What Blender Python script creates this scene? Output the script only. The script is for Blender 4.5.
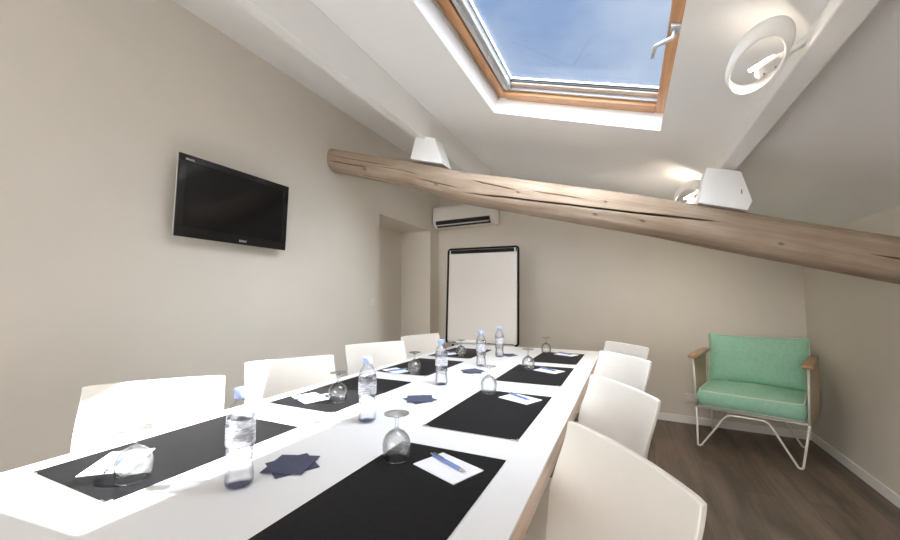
import bpy, bmesh, math, random
from mathutils import Vector, Matrix, noise

# ------------------------------------------------------------------ clear
for o in list(bpy.data.objects):
    bpy.data.objects.remove(o)
SC = bpy.context.scene
COL = SC.collection
R = math.radians
random.seed(7)

# ------------------------------------------------------------------ camera
YAW, PITCH, F_PX, CY = -0.43273, 0.05964, 382.5, 274.3
cam_data = bpy.data.cameras.new('camera')
cam_data.sensor_width = 36.0
cam_data.lens = F_PX * 36.0 / 900.0
cam_data.shift_y = (CY - 270.0) / 900.0
cam_data.clip_start = 0.02
cam = bpy.data.objects.new('camera', cam_data)
COL.objects.link(cam)
cam.location = (0, 0, 1.19)
cam.rotation_euler = (math.pi / 2 + PITCH, 0, -YAW)
SC.camera = cam

# ------------------------------------------------------------------ world (sky with thin cloud)
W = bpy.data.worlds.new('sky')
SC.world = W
W.use_nodes = True
wn, wl = W.node_tree.nodes, W.node_tree.links
wn.clear()
wo = wn.new('ShaderNodeOutputWorld')
wb = wn.new('ShaderNodeBackground')
tc = wn.new('ShaderNodeTexCoord')
mp = wn.new('ShaderNodeMapping')
mp.inputs['Scale'].default_value = (2.2, 2.2, 4.5)
nz = wn.new('ShaderNodeTexNoise')
nz.inputs['Scale'].default_value = 1.6
nz.inputs['Detail'].default_value = 4
nz.inputs['Roughness'].default_value = 0.55
rp = wn.new('ShaderNodeValToRGB')
rp.color_ramp.elements[0].position = 0.30
rp.color_ramp.elements[0].color = (0.30, 0.42, 0.68, 1)
rp.color_ramp.elements[1].position = 0.72
rp.color_ramp.elements[1].color = (0.62, 0.70, 0.86, 1)
wl.new(tc.outputs['Generated'], mp.inputs['Vector'])
wl.new(mp.outputs['Vector'], nz.inputs['Vector'])
wl.new(nz.outputs['Fac'], rp.inputs['Fac'])
# added glow in the unseen sky behind the camera, brightens the room
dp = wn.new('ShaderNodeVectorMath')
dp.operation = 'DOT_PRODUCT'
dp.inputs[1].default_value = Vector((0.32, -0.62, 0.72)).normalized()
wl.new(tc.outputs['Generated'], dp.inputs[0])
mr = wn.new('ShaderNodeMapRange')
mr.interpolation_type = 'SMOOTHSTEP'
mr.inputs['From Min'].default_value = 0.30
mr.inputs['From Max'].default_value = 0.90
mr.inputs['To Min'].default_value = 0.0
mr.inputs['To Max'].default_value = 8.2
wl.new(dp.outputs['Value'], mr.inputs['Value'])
wl.new(rp.outputs['Color'], wb.inputs['Color'])
wb.inputs['Strength'].default_value = 0.42
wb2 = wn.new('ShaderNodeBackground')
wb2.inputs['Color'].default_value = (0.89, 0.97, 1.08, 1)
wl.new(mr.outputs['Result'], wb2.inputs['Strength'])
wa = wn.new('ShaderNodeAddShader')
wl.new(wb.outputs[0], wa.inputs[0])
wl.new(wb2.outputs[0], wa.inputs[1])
wl.new(wa.outputs[0], wo.inputs['Surface'])

# ------------------------------------------------------------------ sun
SUN_DIR = Vector((-0.75, -0.41, -1.0)).normalized()
sd = bpy.data.lights.new('sun', 'SUN')
sd.energy = 10.0
sd.angle = R(0.53)
sd.color = (1.0, 0.985, 0.965)
sun = bpy.data.objects.new('sun', sd)
COL.objects.link(sun)
sun.rotation_euler = SUN_DIR.to_track_quat('-Z', 'Y').to_euler()
sun.location = (4, 3, 6)

# ------------------------------------------------------------------ added area lights that brighten the room from out of view
def fill_light(name, loc, direction, sx, sy, power, col=(1.0, 0.97, 0.93)):
    d = bpy.data.lights.new(name, 'AREA')
    d.shape = 'RECTANGLE'
    d.size, d.size_y = sx, sy
    d.energy = power
    d.color = col
    o = bpy.data.objects.new(name, d)
    COL.objects.link(o)
    o.location = loc
    o.rotation_euler = Vector(direction).to_track_quat('-Z', 'Y').to_euler()
    return o
fill_light('fill_near_wall', (-0.75, -2.56, 1.45), (0, 1, -0.06), 2.3, 1.3, 30, (0.96, 0.98, 1.0))  # added fill at the near wall, no window there
fill_light('fill_near_ceiling', (-0.19, -1.05, 2.275), (-0.3003, 0, -0.9538), 1.25, 0.84, 24, (0.95, 0.98, 1.0))  # added fill under the ceiling behind the camera, no opening there
# added light hidden by the near jamb, brightens recess and far wall
fill_light('fill_recess', (-2.45, 3.20, 0.95), (0.5, 1, -.15), 0.30, 1.2, 1.3, (1.0, 0.94, 0.86))

# ------------------------------------------------------------------ view
SC.view_settings.view_transform = 'Standard'
SC.view_settings.look = 'None'
SC.view_settings.gamma = 1.0
SC.view_settings.use_curve_mapping = False
SC.view_settings.exposure = 1.36
SC.cycles.use_denoising = True
SC.cycles.caustics_reflective = False
SC.cycles.caustics_refractive = False
SC.cycles.sample_clamp_indirect = 6.0
SC.cycles.max_bounces = 16
SC.cycles.diffuse_bounces = 8
SC.cycles.transmission_bounces = 14
SC.cycles.transparent_max_bounces = 24

# ------------------------------------------------------------------ materials
def new_mat(name):
    m = bpy.data.materials.new(name)
    m.use_nodes = True
    nt = m.node_tree
    nt.nodes.clear()
    out = nt.nodes.new('ShaderNodeOutputMaterial')
    return m, nt.nodes, nt.links, out

def pmat(name, col, rough=0.5, metal=0.0, var=0.0, scale=20.0, bump=0.0, bscale=60.0,
         stretch=(1, 1, 1), spec=0.5, col2=None, coat=0.0):
    """Principled material with object-space noise in colour and bump."""
    m, N, L, out = new_mat(name)
    p = N.new('ShaderNodeBsdfPrincipled')
    p.inputs['Roughness'].default_value = rough
    p.inputs['Metallic'].default_value = metal
    p.inputs['Specular IOR Level'].default_value = spec
    p.inputs['Coat Weight'].default_value = coat
    L.new(p.outputs[0], out.inputs['Surface'])
    t = N.new('ShaderNodeTexCoord')
    mpn = N.new('ShaderNodeMapping')
    mpn.inputs['Scale'].default_value = stretch
    L.new(t.outputs['Object'], mpn.inputs['Vector'])
    nn = N.new('ShaderNodeTexNoise')
    nn.inputs['Scale'].default_value = scale
    nn.inputs['Detail'].default_value = 5
    L.new(mpn.outputs[0], nn.inputs['Vector'])
    r = N.new('ShaderNodeValToRGB')
    c2 = col2 if col2 else tuple(max(0, c * (1 - var)) for c in col)
    r.color_ramp.elements[0].position = 0.3
    r.color_ramp.elements[1].position = 0.7
    r.color_ramp.elements[0].color = (*c2, 1)
    r.color_ramp.elements[1].color = (*col, 1)
    L.new(nn.outputs['Fac'], r.inputs['Fac'])
    L.new(r.outputs['Color'], p.inputs['Base Color'])
    if bump > 0:
        n2 = N.new('ShaderNodeTexNoise')
        n2.inputs['Scale'].default_value = bscale
        n2.inputs['Detail'].default_value = 4
        L.new(mpn.outputs[0], n2.inputs['Vector'])
        b = N.new('ShaderNodeBump')
        b.inputs['Strength'].default_value = bump
        b.inputs['Distance'].default_value = 0.004
        L.new(n2.outputs['Fac'], b.inputs['Height'])
        L.new(b.outputs[0], p.inputs['Normal'])
    return m

def floor_mat():
    m, N, L, out = new_mat('floor_planks')
    p = N.new('ShaderNodeBsdfPrincipled')
    L.new(p.outputs[0], out.inputs['Surface'])
    t = N.new('ShaderNodeTexCoord')
    mpn = N.new('ShaderNodeMapping')
    mpn.inputs['Rotation'].default_value = (0, 0, R(90))
    L.new(t.outputs['Object'], mpn.inputs['Vector'])
    br = N.new('ShaderNodeTexBrick')
    br.inputs['Scale'].default_value = 1.0
    br.inputs['Brick Width'].default_value = 1.25
    br.inputs['Row Height'].default_value = 0.155
    br.inputs['Mortar Size'].default_value = 0.0022
    br.inputs['Mortar Smooth'].default_value = 0.2
    br.inputs['Bias'].default_value = 0.0
    br.offset = 0.37
    br.inputs['Color1'].default_value = (0.115, 0.083, 0.061, 1)
    br.inputs['Color2'].default_value = (0.165, 0.123, 0.094, 1)
    br.inputs['Mortar'].default_value = (0.09, 0.066, 0.05, 1)
    L.new(mpn.outputs[0], br.inputs['Vector'])
    g = N.new('ShaderNodeMapping')
    g.inputs['Scale'].default_value = (6.0, 0.8, 1)
    L.new(t.outputs['Object'], g.inputs['Vector'])
    n1 = N.new('ShaderNodeTexNoise')
    n1.inputs['Scale'].default_value = 1.6
    n1.inputs['Detail'].default_value = 8
    n1.inputs['Roughness'].default_value = 0.6
    n1.inputs['Distortion'].default_value = 0.6
    L.new(g.outputs[0], n1.inputs['Vector'])
    r1 = N.new('ShaderNodeValToRGB')
    r1.color_ramp.elements[0].position = 0.3
    r1.color_ramp.elements[0].color = (0.48, 0.46, 0.45, 1)
    r1.color_ramp.elements[1].position = 0.72
    r1.color_ramp.elements[1].color = (1.5, 1.45, 1.4, 1)
    L.new(n1.outputs['Fac'], r1.inputs['Fac'])
    mx = N.new('ShaderNodeMix')
    mx.data_type = 'RGBA'
    mx.blend_type = 'MULTIPLY'
    mx.inputs['Factor'].default_value = 1.0
    L.new(br.outputs['Color'], mx.inputs[6])
    L.new(r1.outputs['Color'], mx.inputs[7])
    L.new(mx.outputs[2], p.inputs['Base Color'])
    p.inputs['Roughness'].default_value = 0.42
    b = N.new('ShaderNodeBump')
    b.inputs['Strength'].default_value = 0.15
    b.inputs['Distance'].default_value = 0.002
    L.new(br.outputs['Fac'], b.inputs['Height'])
    b.invert = True
    L.new(b.outputs[0], p.inputs['Normal'])
    return m

def log_mat():
    """limewashed old log; grain runs along local X; shade and slight dirt painted into the drying cracks via attribute"""
    m, N, L, out = new_mat('limewashed_log')
    p = N.new('ShaderNodeBsdfPrincipled')
    p.inputs['Roughness'].default_value = 0.8
    L.new(p.outputs[0], out.inputs['Surface'])
    t = N.new('ShaderNodeTexCoord')
    g = N.new('ShaderNodeMapping')
    g0_ = N.new('ShaderNodeMapping')
    g0_.inputs['Rotation'].default_value = (0, R(-16.5), 0)
    g.inputs['Scale'].default_value = (0.9, 15, 15)
    L.new(t.outputs['Object'], g0_.inputs['Vector'])
    L.new(g0_.outputs[0], g.inputs['Vector'])
    n = N.new('ShaderNodeTexNoise')
    n.inputs['Scale'].default_value = 2.2
    n.inputs['Detail'].default_value = 8
    n.inputs['Roughness'].default_value = 0.62
    L.new(g.outputs[0], n.inputs['Vector'])
    r = N.new('ShaderNodeValToRGB')
    r.color_ramp.elements[0].position = 0.28
    r.color_ramp.elements[0].color = (0.28, 0.208, 0.15, 1)
    r.color_ramp.elements[1].position = 0.66
    r.color_ramp.elements[1].color = (0.41, 0.325, 0.25, 1)
    L.new(n.outputs['Fac'], r.inputs['Fac'])
    n2 = N.new('ShaderNodeTexNoise')
    n2.inputs['Scale'].default_value = 3.0
    n2.inputs['Detail'].default_value = 3
    L.new(t.outputs['Object'], n2.inputs['Vector'])
    r2 = N.new('ShaderNodeValToRGB')
    r2.color_ramp.elements[0].position = 0.35
    r2.color_ramp.elements[0].color = (0.80, 0.73, 0.66, 1)
    r2.color_ramp.elements[1].position = 0.65
    r2.color_ramp.elements[1].color = (1.06, 1.04, 1.02, 1)
    L.new(n2.outputs['Fac'], r2.inputs['Fac'])
    mx = N.new('ShaderNodeMix')
    mx.data_type = 'RGBA'
    mx.blend_type = 'MULTIPLY'
    mx.inputs['Factor'].default_value = 1.0
    L.new(r.outputs['Color'], mx.inputs[6])
    L.new(r2.outputs['Color'], mx.inputs[7])
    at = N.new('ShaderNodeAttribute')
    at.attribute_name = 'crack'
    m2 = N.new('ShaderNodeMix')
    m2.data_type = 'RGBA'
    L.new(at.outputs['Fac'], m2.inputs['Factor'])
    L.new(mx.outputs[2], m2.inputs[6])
    m2.inputs[7].default_value = (0.05, 0.032, 0.02, 1)  # crack shade painted dark together with slight dirt; knots share it
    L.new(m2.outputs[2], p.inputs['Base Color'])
    b = N.new('ShaderNodeBump')
    b.inputs['Strength'].default_value = 0.4
    b.inputs['Distance'].default_value = 0.004
    L.new(n.outputs['Fac'], b.inputs['Height'])
    L.new(b.outputs[0], p.inputs['Normal'])
    return m

def pine_mat(name, ca, cb, axis):
    m, N, L, out = new_mat(name)
    p = N.new('ShaderNodeBsdfPrincipled')
    p.inputs['Roughness'].default_value = 0.4
    p.inputs['Coat Weight'].default_value = 0.2
    L.new(p.outputs[0], out.inputs['Surface'])
    t = N.new('ShaderNodeTexCoord')
    g = N.new('ShaderNodeMapping')
    s = [38, 38, 38]
    s[axis] = 2.5
    g.inputs['Scale'].default_value = s
    L.new(t.outputs['Object'], g.inputs['Vector'])
    n = N.new('ShaderNodeTexNoise')
    n.inputs['Scale'].default_value = 1.0
    n.inputs['Detail'].default_value = 5
    n.inputs['Distortion'].default_value = 0.8
    L.new(g.outputs[0], n.inputs['Vector'])
    r = N.new('ShaderNodeValToRGB')
    r.color_ramp.elements[0].position = 0.35
    r.color_ramp.elements[0].color = (*ca, 1)
    r.color_ramp.elements[1].position = 0.65
    r.color_ramp.elements[1].color = (*cb, 1)
    L.new(n.outputs['Fac'], r.inputs['Fac'])
    L.new(r.outputs['Color'], p.inputs['Base Color'])
    return m

def clear_mat(name, tint, edge, rough=0.02, refr=0.0, ior=1.33, fac_hi=0.9, gloss=(0.6, 0.04)):
    """thin clear plastic: see-through in the middle, denser towards its rims, plus a gloss;
    refr > 0 mixes in true refraction (water)."""
    m, N, L, out = new_mat(name)
    tr = N.new('ShaderNodeBsdfTransparent')
    lw = N.new('ShaderNodeLayerWeight')
    lw.inputs['Blend'].default_value = 0.32
    r = N.new('ShaderNodeValToRGB')
    r.color_ramp.elements[0].position = 0.1
    r.color_ramp.elements[0].color = (*tint, 1)
    r.color_ramp.elements[1].position = fac_hi
    r.color_ramp.elements[1].color = (*edge, 1)
    L.new(lw.outputs['Facing'], r.inputs['Fac'])
    L.new(r.outputs['Color'], tr.inputs['Color'])
    base = tr
    if refr > 0:
        rf = N.new('ShaderNodeBsdfRefraction')
        rf.inputs['IOR'].default_value = ior
        rf.inputs['Roughness'].default_value = 0.0
        mixr = N.new('ShaderNodeMixShader')
        mixr.inputs[0].default_value = refr
        L.new(tr.outputs[0], mixr.inputs[1])
        L.new(rf.outputs[0], mixr.inputs[2])
        base = mixr
    gl = N.new('ShaderNodeBsdfGlossy')
    gl.inputs['Roughness'].default_value = rough
    pw = N.new('ShaderNodeMath')
    pw.operation = 'POWER'
    pw.inputs[1].default_value = 4.0
    lw2 = N.new('ShaderNodeLayerWeight')
    lw2.inputs['Blend'].default_value = 0.5
    L.new(lw2.outputs['Facing'], pw.inputs[0])
    fr = N.new('ShaderNodeMath')
    fr.operation = 'MULTIPLY_ADD'
    fr.inputs[1].default_value = gloss[0]
    fr.inputs[2].default_value = gloss[1]
    L.new(pw.outputs[0], fr.inputs[0])
    mix = N.new('ShaderNodeMixShader')
    L.new(fr.outputs[0], mix.inputs[0])
    L.new(base.outputs[0], mix.inputs[1])
    L.new(gl.outputs[0], mix.inputs[2])
    L.new(mix.outputs[0], out.inputs['Surface'])
    return m

def label_mat():
    """milky half clear printed wrap with faint line pattern"""
    m, N, L, out = new_mat('bottle_wrap')
    tr = N.new('ShaderNodeBsdfTransparent')
    tr.inputs['Color'].default_value = (0.97, 0.97, 0.99, 1)
    p = N.new('ShaderNodeBsdfPrincipled')
    p.inputs['Base Color'].default_value = (0.86, 0.87, 0.92, 1)
    p.inputs['Roughness'].default_value = 0.3
    t = N.new('ShaderNodeTexCoord')
    w = N.new('ShaderNodeTexNoise')
    g = N.new('ShaderNodeMapping')
    g.inputs['Scale'].default_value = (1.0, 1.0, 5.0)
    L.new(t.outputs['Object'], g.inputs['Vector'])
    w.inputs['Scale'].default_value = 60
    w.inputs['Detail'].default_value = 3
    L.new(g.outputs[0], w.inputs['Vector'])
    r = N.new('ShaderNodeValToRGB')
    r.color_ramp.elements[0].position = 0.42
    r.color_ramp.elements[0].color = (0.30, 0.30, 0.30, 1)
    r.color_ramp.elements[1].position = 0.60
    r.color_ramp.elements[1].color = (0.62, 0.62, 0.62, 1)
    L.new(w.outputs['Fac'], r.inputs['Fac'])
    mix = N.new('ShaderNodeMixShader')
    L.new(r.outputs['Color'], mix.inputs[0])
    L.new(tr.outputs[0], mix.inputs[1])
    L.new(p.outputs[0], mix.inputs[2])
    L.new(mix.outputs[0], out.inputs['Surface'])
    return m

def emit_mat(name, col, s):
    m, N, L, out = new_mat(name)
    e = N.new('ShaderNodeEmission')
    e.inputs['Color'].default_value = (*col, 1)
    e.inputs['Strength'].default_value = s
    L.new(e.outputs[0], out.inputs['Surface'])
    return m

def glass_mat(name):
    m, N, L, out = new_mat(name)
    g = N.new('ShaderNodeBsdfGlass')
    g.inputs['IOR'].default_value = 1.47
    g.inputs['Roughness'].default_value = 0.0
    tr = N.new('ShaderNodeBsdfTransparent')
    tr.inputs['Color'].default_value = (0.95, 0.96, 0.96, 1)
    mix = N.new('ShaderNodeMixShader')
    mix.inputs[0].default_value = 0.5
    L.new(g.outputs[0], mix.inputs[1])
    L.new(tr.outputs[0], mix.inputs[2])
    L.new(mix.outputs[0], out.inputs['Surface'])
    return m

M = {
    'wall': pmat('wall_paint', (0.70, 0.65, 0.575), 0.85, var=0.03, scale=3, bump=0.12, bscale=90, spec=0.25),
    'ceil': pmat('ceiling_paint', (0.89, 0.88, 0.865), 0.85, var=0.02, scale=3, bump=0.08, bscale=70, spec=0.25),
    'trim': pmat('white_gloss_trim', (0.88, 0.86, 0.81), 0.45, var=0.03, scale=8),
    'beamwhite': pmat('white_painted_timber', (0.82, 0.81, 0.79), 0.6, var=0.03, scale=10, bump=0.15, bscale=40, stretch=(1, .15, 1)),
    'floor': floor_mat(),
    'log': log_mat(),
    'pine_y': pine_mat('varnished_pine_along_eaves', (0.44, 0.20, 0.075), (0.62, 0.315, 0.13), 1),
    'pine_s': pine_mat('varnished_pine_down_slope', (0.44, 0.20, 0.075), (0.62, 0.315, 0.13), 0),
    'sashwood': pine_mat('pale_sash_wood', (0.60, 0.42, 0.32), (0.72, 0.55, 0.44), 0),
    'alu': pmat('grey_aluminium', (0.55, 0.56, 0.57), 0.4, metal=0.6, var=0.05, scale=30),
    'whitemetal': pmat('white_enamel', (0.86, 0.86, 0.86), 0.35, var=0.02, scale=20),
    'rubber': pmat('black_rubber', (0.02, 0.02, 0.022), 0.6, var=0.2, scale=40),
    'pane': clear_mat('window_glass', (0.97, 0.98, 0.98), (0.85, 0.88, 0.88), gloss=(0.15, 0.006)),
    'tabletop': pmat('white_laminate', (0.83, 0.825, 0.83), 0.28, var=0.01, scale=15),
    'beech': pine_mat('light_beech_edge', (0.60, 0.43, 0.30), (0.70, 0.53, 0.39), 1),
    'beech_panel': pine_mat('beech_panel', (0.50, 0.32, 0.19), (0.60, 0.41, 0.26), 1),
    'leather': pmat('black_leather', (0.0145, 0.0145, 0.016), 0.50, var=0.25, scale=60, bump=0.25, bscale=350, spec=0.08),
    'padmetal': pmat('brushed_corner_metal', (0.50, 0.48, 0.45), 0.4, metal=0.9, var=0.05, scale=60),
    'paper': pmat('white_paper', (0.88, 0.88, 0.90), 0.7, var=0.01, scale=30),
    'napkin': pmat('navy_napkin', (0.075, 0.080, 0.135), 0.9, var=0.15, scale=90, bump=0.4, bscale=260),
    'penblue': pmat('pen_blue_plastic', (0.17, 0.24, 0.50), 0.25, var=0.05, scale=40),
    'penmetal': pmat('pen_metal', (0.6, 0.62, 0.68), 0.25, metal=0.9, var=0.05, scale=60),
    'chair': pmat('ivory_leatherette', (0.80, 0.765, 0.705), 0.5, var=0.02, scale=25, bump=0.06, bscale=220),
    'chrome': pmat('satin_steel', (0.62, 0.62, 0.63), 0.25, metal=1.0, var=0.03, scale=30),
    'tvblack': pmat('tv_gloss_black', (0.008, 0.008, 0.009), 0.12, var=0.1, scale=10),
    'tvscreen': pmat('tv_screen', (0.006, 0.006, 0.007), 0.15, var=0.15, scale=4, spec=0.3),
    'tvsilver': pmat('tv_silver_side', (0.62, 0.62, 0.62), 0.35, metal=0.5, var=0.03, scale=20),
    'print': pmat('silver_print', (0.7, 0.7, 0.72), 0.4, var=0.02, scale=20),
    'acwhite': pmat('air_conditioner_plastic', (0.78, 0.75, 0.70), 0.4, var=0.02, scale=12),
    'dark': pmat('dark_plastic', (0.018, 0.016, 0.016), 0.5, var=0.2, scale=30),
    'board': pmat('whiteboard_surface', (0.72, 0.68, 0.63), 0.28, var=0.015, scale=3),
    'boardframe': pmat('black_board_frame', (0.010, 0.009, 0.010), 0.5, var=0.2, scale=30, spec=0.2),
    'cap': pmat('pale_blue_cap', (0.34, 0.44, 0.80), 0.4, var=0.04, scale=60),
    'pet': clear_mat('clear_bottle_plastic', (0.97, 0.975, 0.99), (0.60, 0.63, 0.74)),
    'water': clear_mat('water', (0.985, 0.99, 1.0), (0.88, 0.90, 0.97), refr=0.5),
    'base_tint': clear_mat('blue_tinted_bottle_base', (0.60, 0.65, 0.95), (0.40, 0.46, 0.85)),
    'wrap': label_mat(),
    'glass': clear_mat('wine_glass', (0.985, 0.99, 0.99), (0.62, 0.64, 0.65), rough=0.01, gloss=(0.9, 0.06), refr=0.16, ior=1.47),
    'glass_rim': clear_mat('glass_rim', (0.85, 0.86, 0.87), (0.6, 0.62, 0.63), rough=0.03, gloss=(0.7, 0.30)),
    'mint': pmat('mint_linen', (0.36, 0.65, 0.49), 0.9, var=0.12, scale=45, bump=0.5, bscale=420),
    'piping': pmat('cream_piping', (0.72, 0.74, 0.64), 0.8, var=0.05, scale=60),
    'rod': pmat('cream_steel_rod', (0.80, 0.77, 0.70), 0.4, var=0.03, scale=30),
    'armwood': pine_mat('golden_arm_wood', (0.40, 0.235, 0.12), (0.52, 0.33, 0.18), 1),
    'cord': pmat('beige_cord', (0.56, 0.46, 0.33), 0.9, var=0.15, scale=80, stretch=(1, 6, 1), bump=0.6, bscale=120),
    'lampwhite': pmat('lamp_white_plaster', (0.84, 0.82, 0.79), 0.6, var=0.02, scale=15),
    'bulb': emit_mat('lit_halogen_tube', (1.0, 0.88, 0.72), 12.0),
    'ceramic': pmat('lamp_holder_ceramic', (0.85, 0.83, 0.80), 0.45, var=0.03, scale=30),
    'switch': pmat('switch_plastic', (0.72, 0.68, 0.62), 0.4, var=0.02, scale=20),
}

# ------------------------------------------------------------------ helpers
def obj(name, bm, mat, parent=None, smooth=False, kind=None, angle=None):
    me = bpy.data.meshes.new(name)
    bmesh.ops.recalc_face_normals(bm, faces=bm.faces[:])
    bm.to_mesh(me)
    bm.free()
    me.materials.append(mat)
    if smooth:
        for p in me.polygons:
            p.use_smooth = True
        if angle:
            me.set_sharp_from_angle(angle=R(angle))
    o = bpy.data.objects.new(name, me)
    COL.objects.link(o)
    if parent:
        o.parent = parent
    if kind:
        o['kind'] = kind
    return o

def tag(o, label, cat, group=None):
    o['label'] = label
    o['category'] = cat
    if group:
        o['group'] = group
    return o

def thing(name, label, cat, loc=(0, 0, 0), rz=0.0, group=None):
    o = bpy.data.objects.new(name, None)
    o.empty_display_size = 0.05
    COL.objects.link(o)
    o.location = loc
    o.rotation_euler = (0, 0, rz)
    if label:
        tag(o, label, cat, group)
    return o

def copy_thing(src, loc, rz, label):
    r = src.copy()
    COL.objects.link(r)
    r.location = loc
    r.rotation_euler = (0, 0, rz)
    r['label'] = label
    for ch in list(src.children):
        c = ch.copy()
        COL.objects.link(c)
        c.parent = r
        for g in list(ch.children):
            d = g.copy()
            COL.objects.link(d)
            d.parent = c
    return r

def box(bm, c, s, bev=0.0, seg=2, mat=None):
    """box centred at c with full sizes s; mat = optional 4x4 applied afterwards"""
    r = bmesh.ops.create_cube(bm, size=1.0)
    vs = r['verts']
    bmesh.ops.scale(bm, vec=s, verts=vs)
    bmesh.ops.translate(bm, vec=c, verts=vs)
    if bev > 0:
        es = list({e for v in vs for e in v.link_edges})
        rb = bmesh.ops.bevel(bm, geom=es, offset=bev, segments=seg, affect='EDGES', profile=0.5)
        vs = list(set(rb['verts']) | {v for v in vs if v.is_valid})
    if mat:
        bmesh.ops.transform(bm, matrix=mat, verts=vs)
    return vs

def loft(bm, rings, close_u=True, cap=True):
    vr = [[bm.verts.new(p) for p in ring] for ring in rings]
    n = len(vr[0])
    for a, b in zip(vr[:-1], vr[1:]):
        for i in range(n if close_u else n - 1):
            j = (i + 1) % n
            bm.faces.new((a[i], a[j], b[j], b[i]))
    if cap and close_u:
        bm.faces.new(list(reversed(vr[0])))
        bm.faces.new(vr[-1])
    return vr

def lathe(bm, prof, n=32, cap=False):
    rings = []
    for r, z in prof:
        rings.append([(r * math.cos(2 * math.pi * i / n), r * math.sin(2 * math.pi * i / n), z) for i in range(n)])
    loft(bm, rings, True, cap)

def smooth_path(pts, k=6):
    P = [Vector(p) for p in pts]
    out = []
    for i in range(len(P) - 1):
        p0 = P[max(i - 1, 0)]
        p1, p2 = P[i], P[i + 1]
        p3 = P[min(i + 2, len(P) - 1)]
        for j in range(k):
            t = j / k
            out.append(0.5 * ((2 * p1) + (-p0 + p2) * t + (2 * p0 - 5 * p1 + 4 * p2 - p3) * t * t + (-p0 + 3 * p1 - 3 * p2 + p3) * t ** 3))
    out.append(P[-1])
    return out

def fillet(pts, rad, k=5):
    P = [Vector(p) for p in pts]
    out = [P[0]]
    for i in range(1, len(P) - 1):
        a = (P[i - 1] - P[i])
        b = (P[i + 1] - P[i])
        r = min(rad, a.length * .45, b.length * .45)
        A = P[i] + a.normalized() * r
        B = P[i] + b.normalized() * r
        for j in range(k + 1):
            t = j / k
            out.append(A * (1 - t) ** 2 + P[i] * 2 * t * (1 - t) + B * t * t)
    out.append(P[-1])
    return out

def tube(bm, pts, rad, n=10, closed=False):
    P = [Vector(p) for p in pts]
    up = Vector((0, 0, 1))
    rings = []
    prev = None
    m = len(P)
    for i, p in enumerate(P):
        if closed:
            t = (P[(i + 1) % m] - P[i - 1]).normalized()
        else:
            t = (P[min(i + 1, m - 1)] - P[max(i - 1, 0)]).normalized()
        if prev is None:
            a = up if abs(t.dot(up)) < 0.9 else Vector((1, 0, 0))
            x = t.cross(a).normalized()
        else:
            x = (prev - t * prev.dot(t)).normalized()
        prev = x
        y = t.cross(x)
        rr = rad[i] if isinstance(rad, (list, tuple)) else rad
        rings.append([p + (x * math.cos(2 * math.pi * k / n) + y * math.sin(2 * math.pi * k / n)) * rr for k in range(n)])
    if closed:
        rings.append(rings[0])
        vr = [[bm.verts.new(q) for q in ring] for ring in rings[:-1]]
        vr.append(vr[0])
        for a, b in zip(vr[:-1], vr[1:]):
            for i in range(n):
                j = (i + 1) % n
                bm.faces.new((a[i], a[j], b[j], b[i]))
    else:
        loft(bm, rings, True, True)

def prism(bm, poly, axis_vec):
    """extrude polygon (list of 3-D points) by vector"""
    a = [bm.verts.new(p) for p in poly]
    b = [bm.verts.new(Vector(p) + Vector(axis_vec)) for p in poly]
    n = len(a)
    bm.faces.new(a)
    bm.faces.new(list(reversed(b)))
    for i in range(n):
        j = (i + 1) % n
        bm.faces.new((a[j], a[i], b[i], b[j]))

def text_mesh(name, body, size, mat, parent, matrix, extrude=0.0004):
    cu = bpy.data.curves.new(name + '_curve', 'FONT')
    cu.body = body
    cu.size = size
    cu.extrude = extrude
    cu.align_x = 'CENTER'
    cu.align_y = 'CENTER'
    tmp = bpy.data.objects.new('tmp_text', cu)
    COL.objects.link(tmp)
    dg = bpy.context.evaluated_depsgraph_get()
    me = bpy.data.meshes.new_from_object(tmp.evaluated_get(dg))
    bpy.data.objects.remove(tmp)
    bpy.data.curves.remove(cu)
    me.transform(matrix)
    me.materials.clear()
    me.materials.append(mat)
    o = bpy.data.objects.new(name, me)
    COL.objects.link(o)
    o.parent = parent
    return o

# ------------------------------------------------------------------ room constants
XL, XR = -2.25, 1.377                     # left / right wall
YN = -2.6                                 # wall behind the camera
def y_far(x): return 4.239 + 0.074 * (1.377 - x)
CA, CB = 2.12656, -0.31486                # ceiling z = CA + CB*x
TH = math.atan(-CB)
ES = Vector((math.cos(TH), 0, -math.sin(TH)))
EN = Vector((math.sin(TH), 0, math.cos(TH)))
def zc(x): return CA + CB * x
def S(s, y, d=0.0):                       # point on the sloping ceiling: s down the slope, d above it
    return Vector((0, y, CA)) + ES * s + EN * d
def s_of(x): return x / ES.x

# floor ------------------------------------------------------------
bm = bmesh.new()
box(bm, ((XL + XR) / 2 - 0.2, (YN + 4.7) / 2, -0.05), (XR - XL + 1.0, 4.7 - YN + 0.3, 0.1))
obj('floor', bm, M['floor'], kind='structure')

# left wall with a doorway recess ----------------------------------
NY0, NY1, NZ, NX = 3.172, 4.276, 2.03, -2.68
YF_L = y_far(XL)
bm = bmesh.new()
def wall_quad(pts):
    bm.faces.new([bm.verts.new(p) for p in pts])
zt = zc(XL) + 0.02
wall_quad([(XL, YN, 0), (XL, NY0, 0), (XL, NY0, zt), (XL, YN, zt)])
wall_quad([(XL, NY0, NZ), (XL, NY1, NZ), (XL, NY1, zt), (XL, NY0, zt)])
wall_quad([(XL, NY1, 0), (XL, YF_L + .02, 0), (XL, YF_L + .02, zt), (XL, NY1, zt)])
wall_quad([(XL, NY0, 0), (NX, NY0, 0), (NX, NY0, NZ), (XL, NY0, NZ)])
wall_quad([(XL, NY1, 0), (NX, NY1, 0), (NX, NY1, NZ), (XL, NY1, NZ)])
wall_quad([(NX, NY0, 0), (NX, NY1, 0), (NX, NY1, NZ), (NX, NY0, NZ)])
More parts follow.
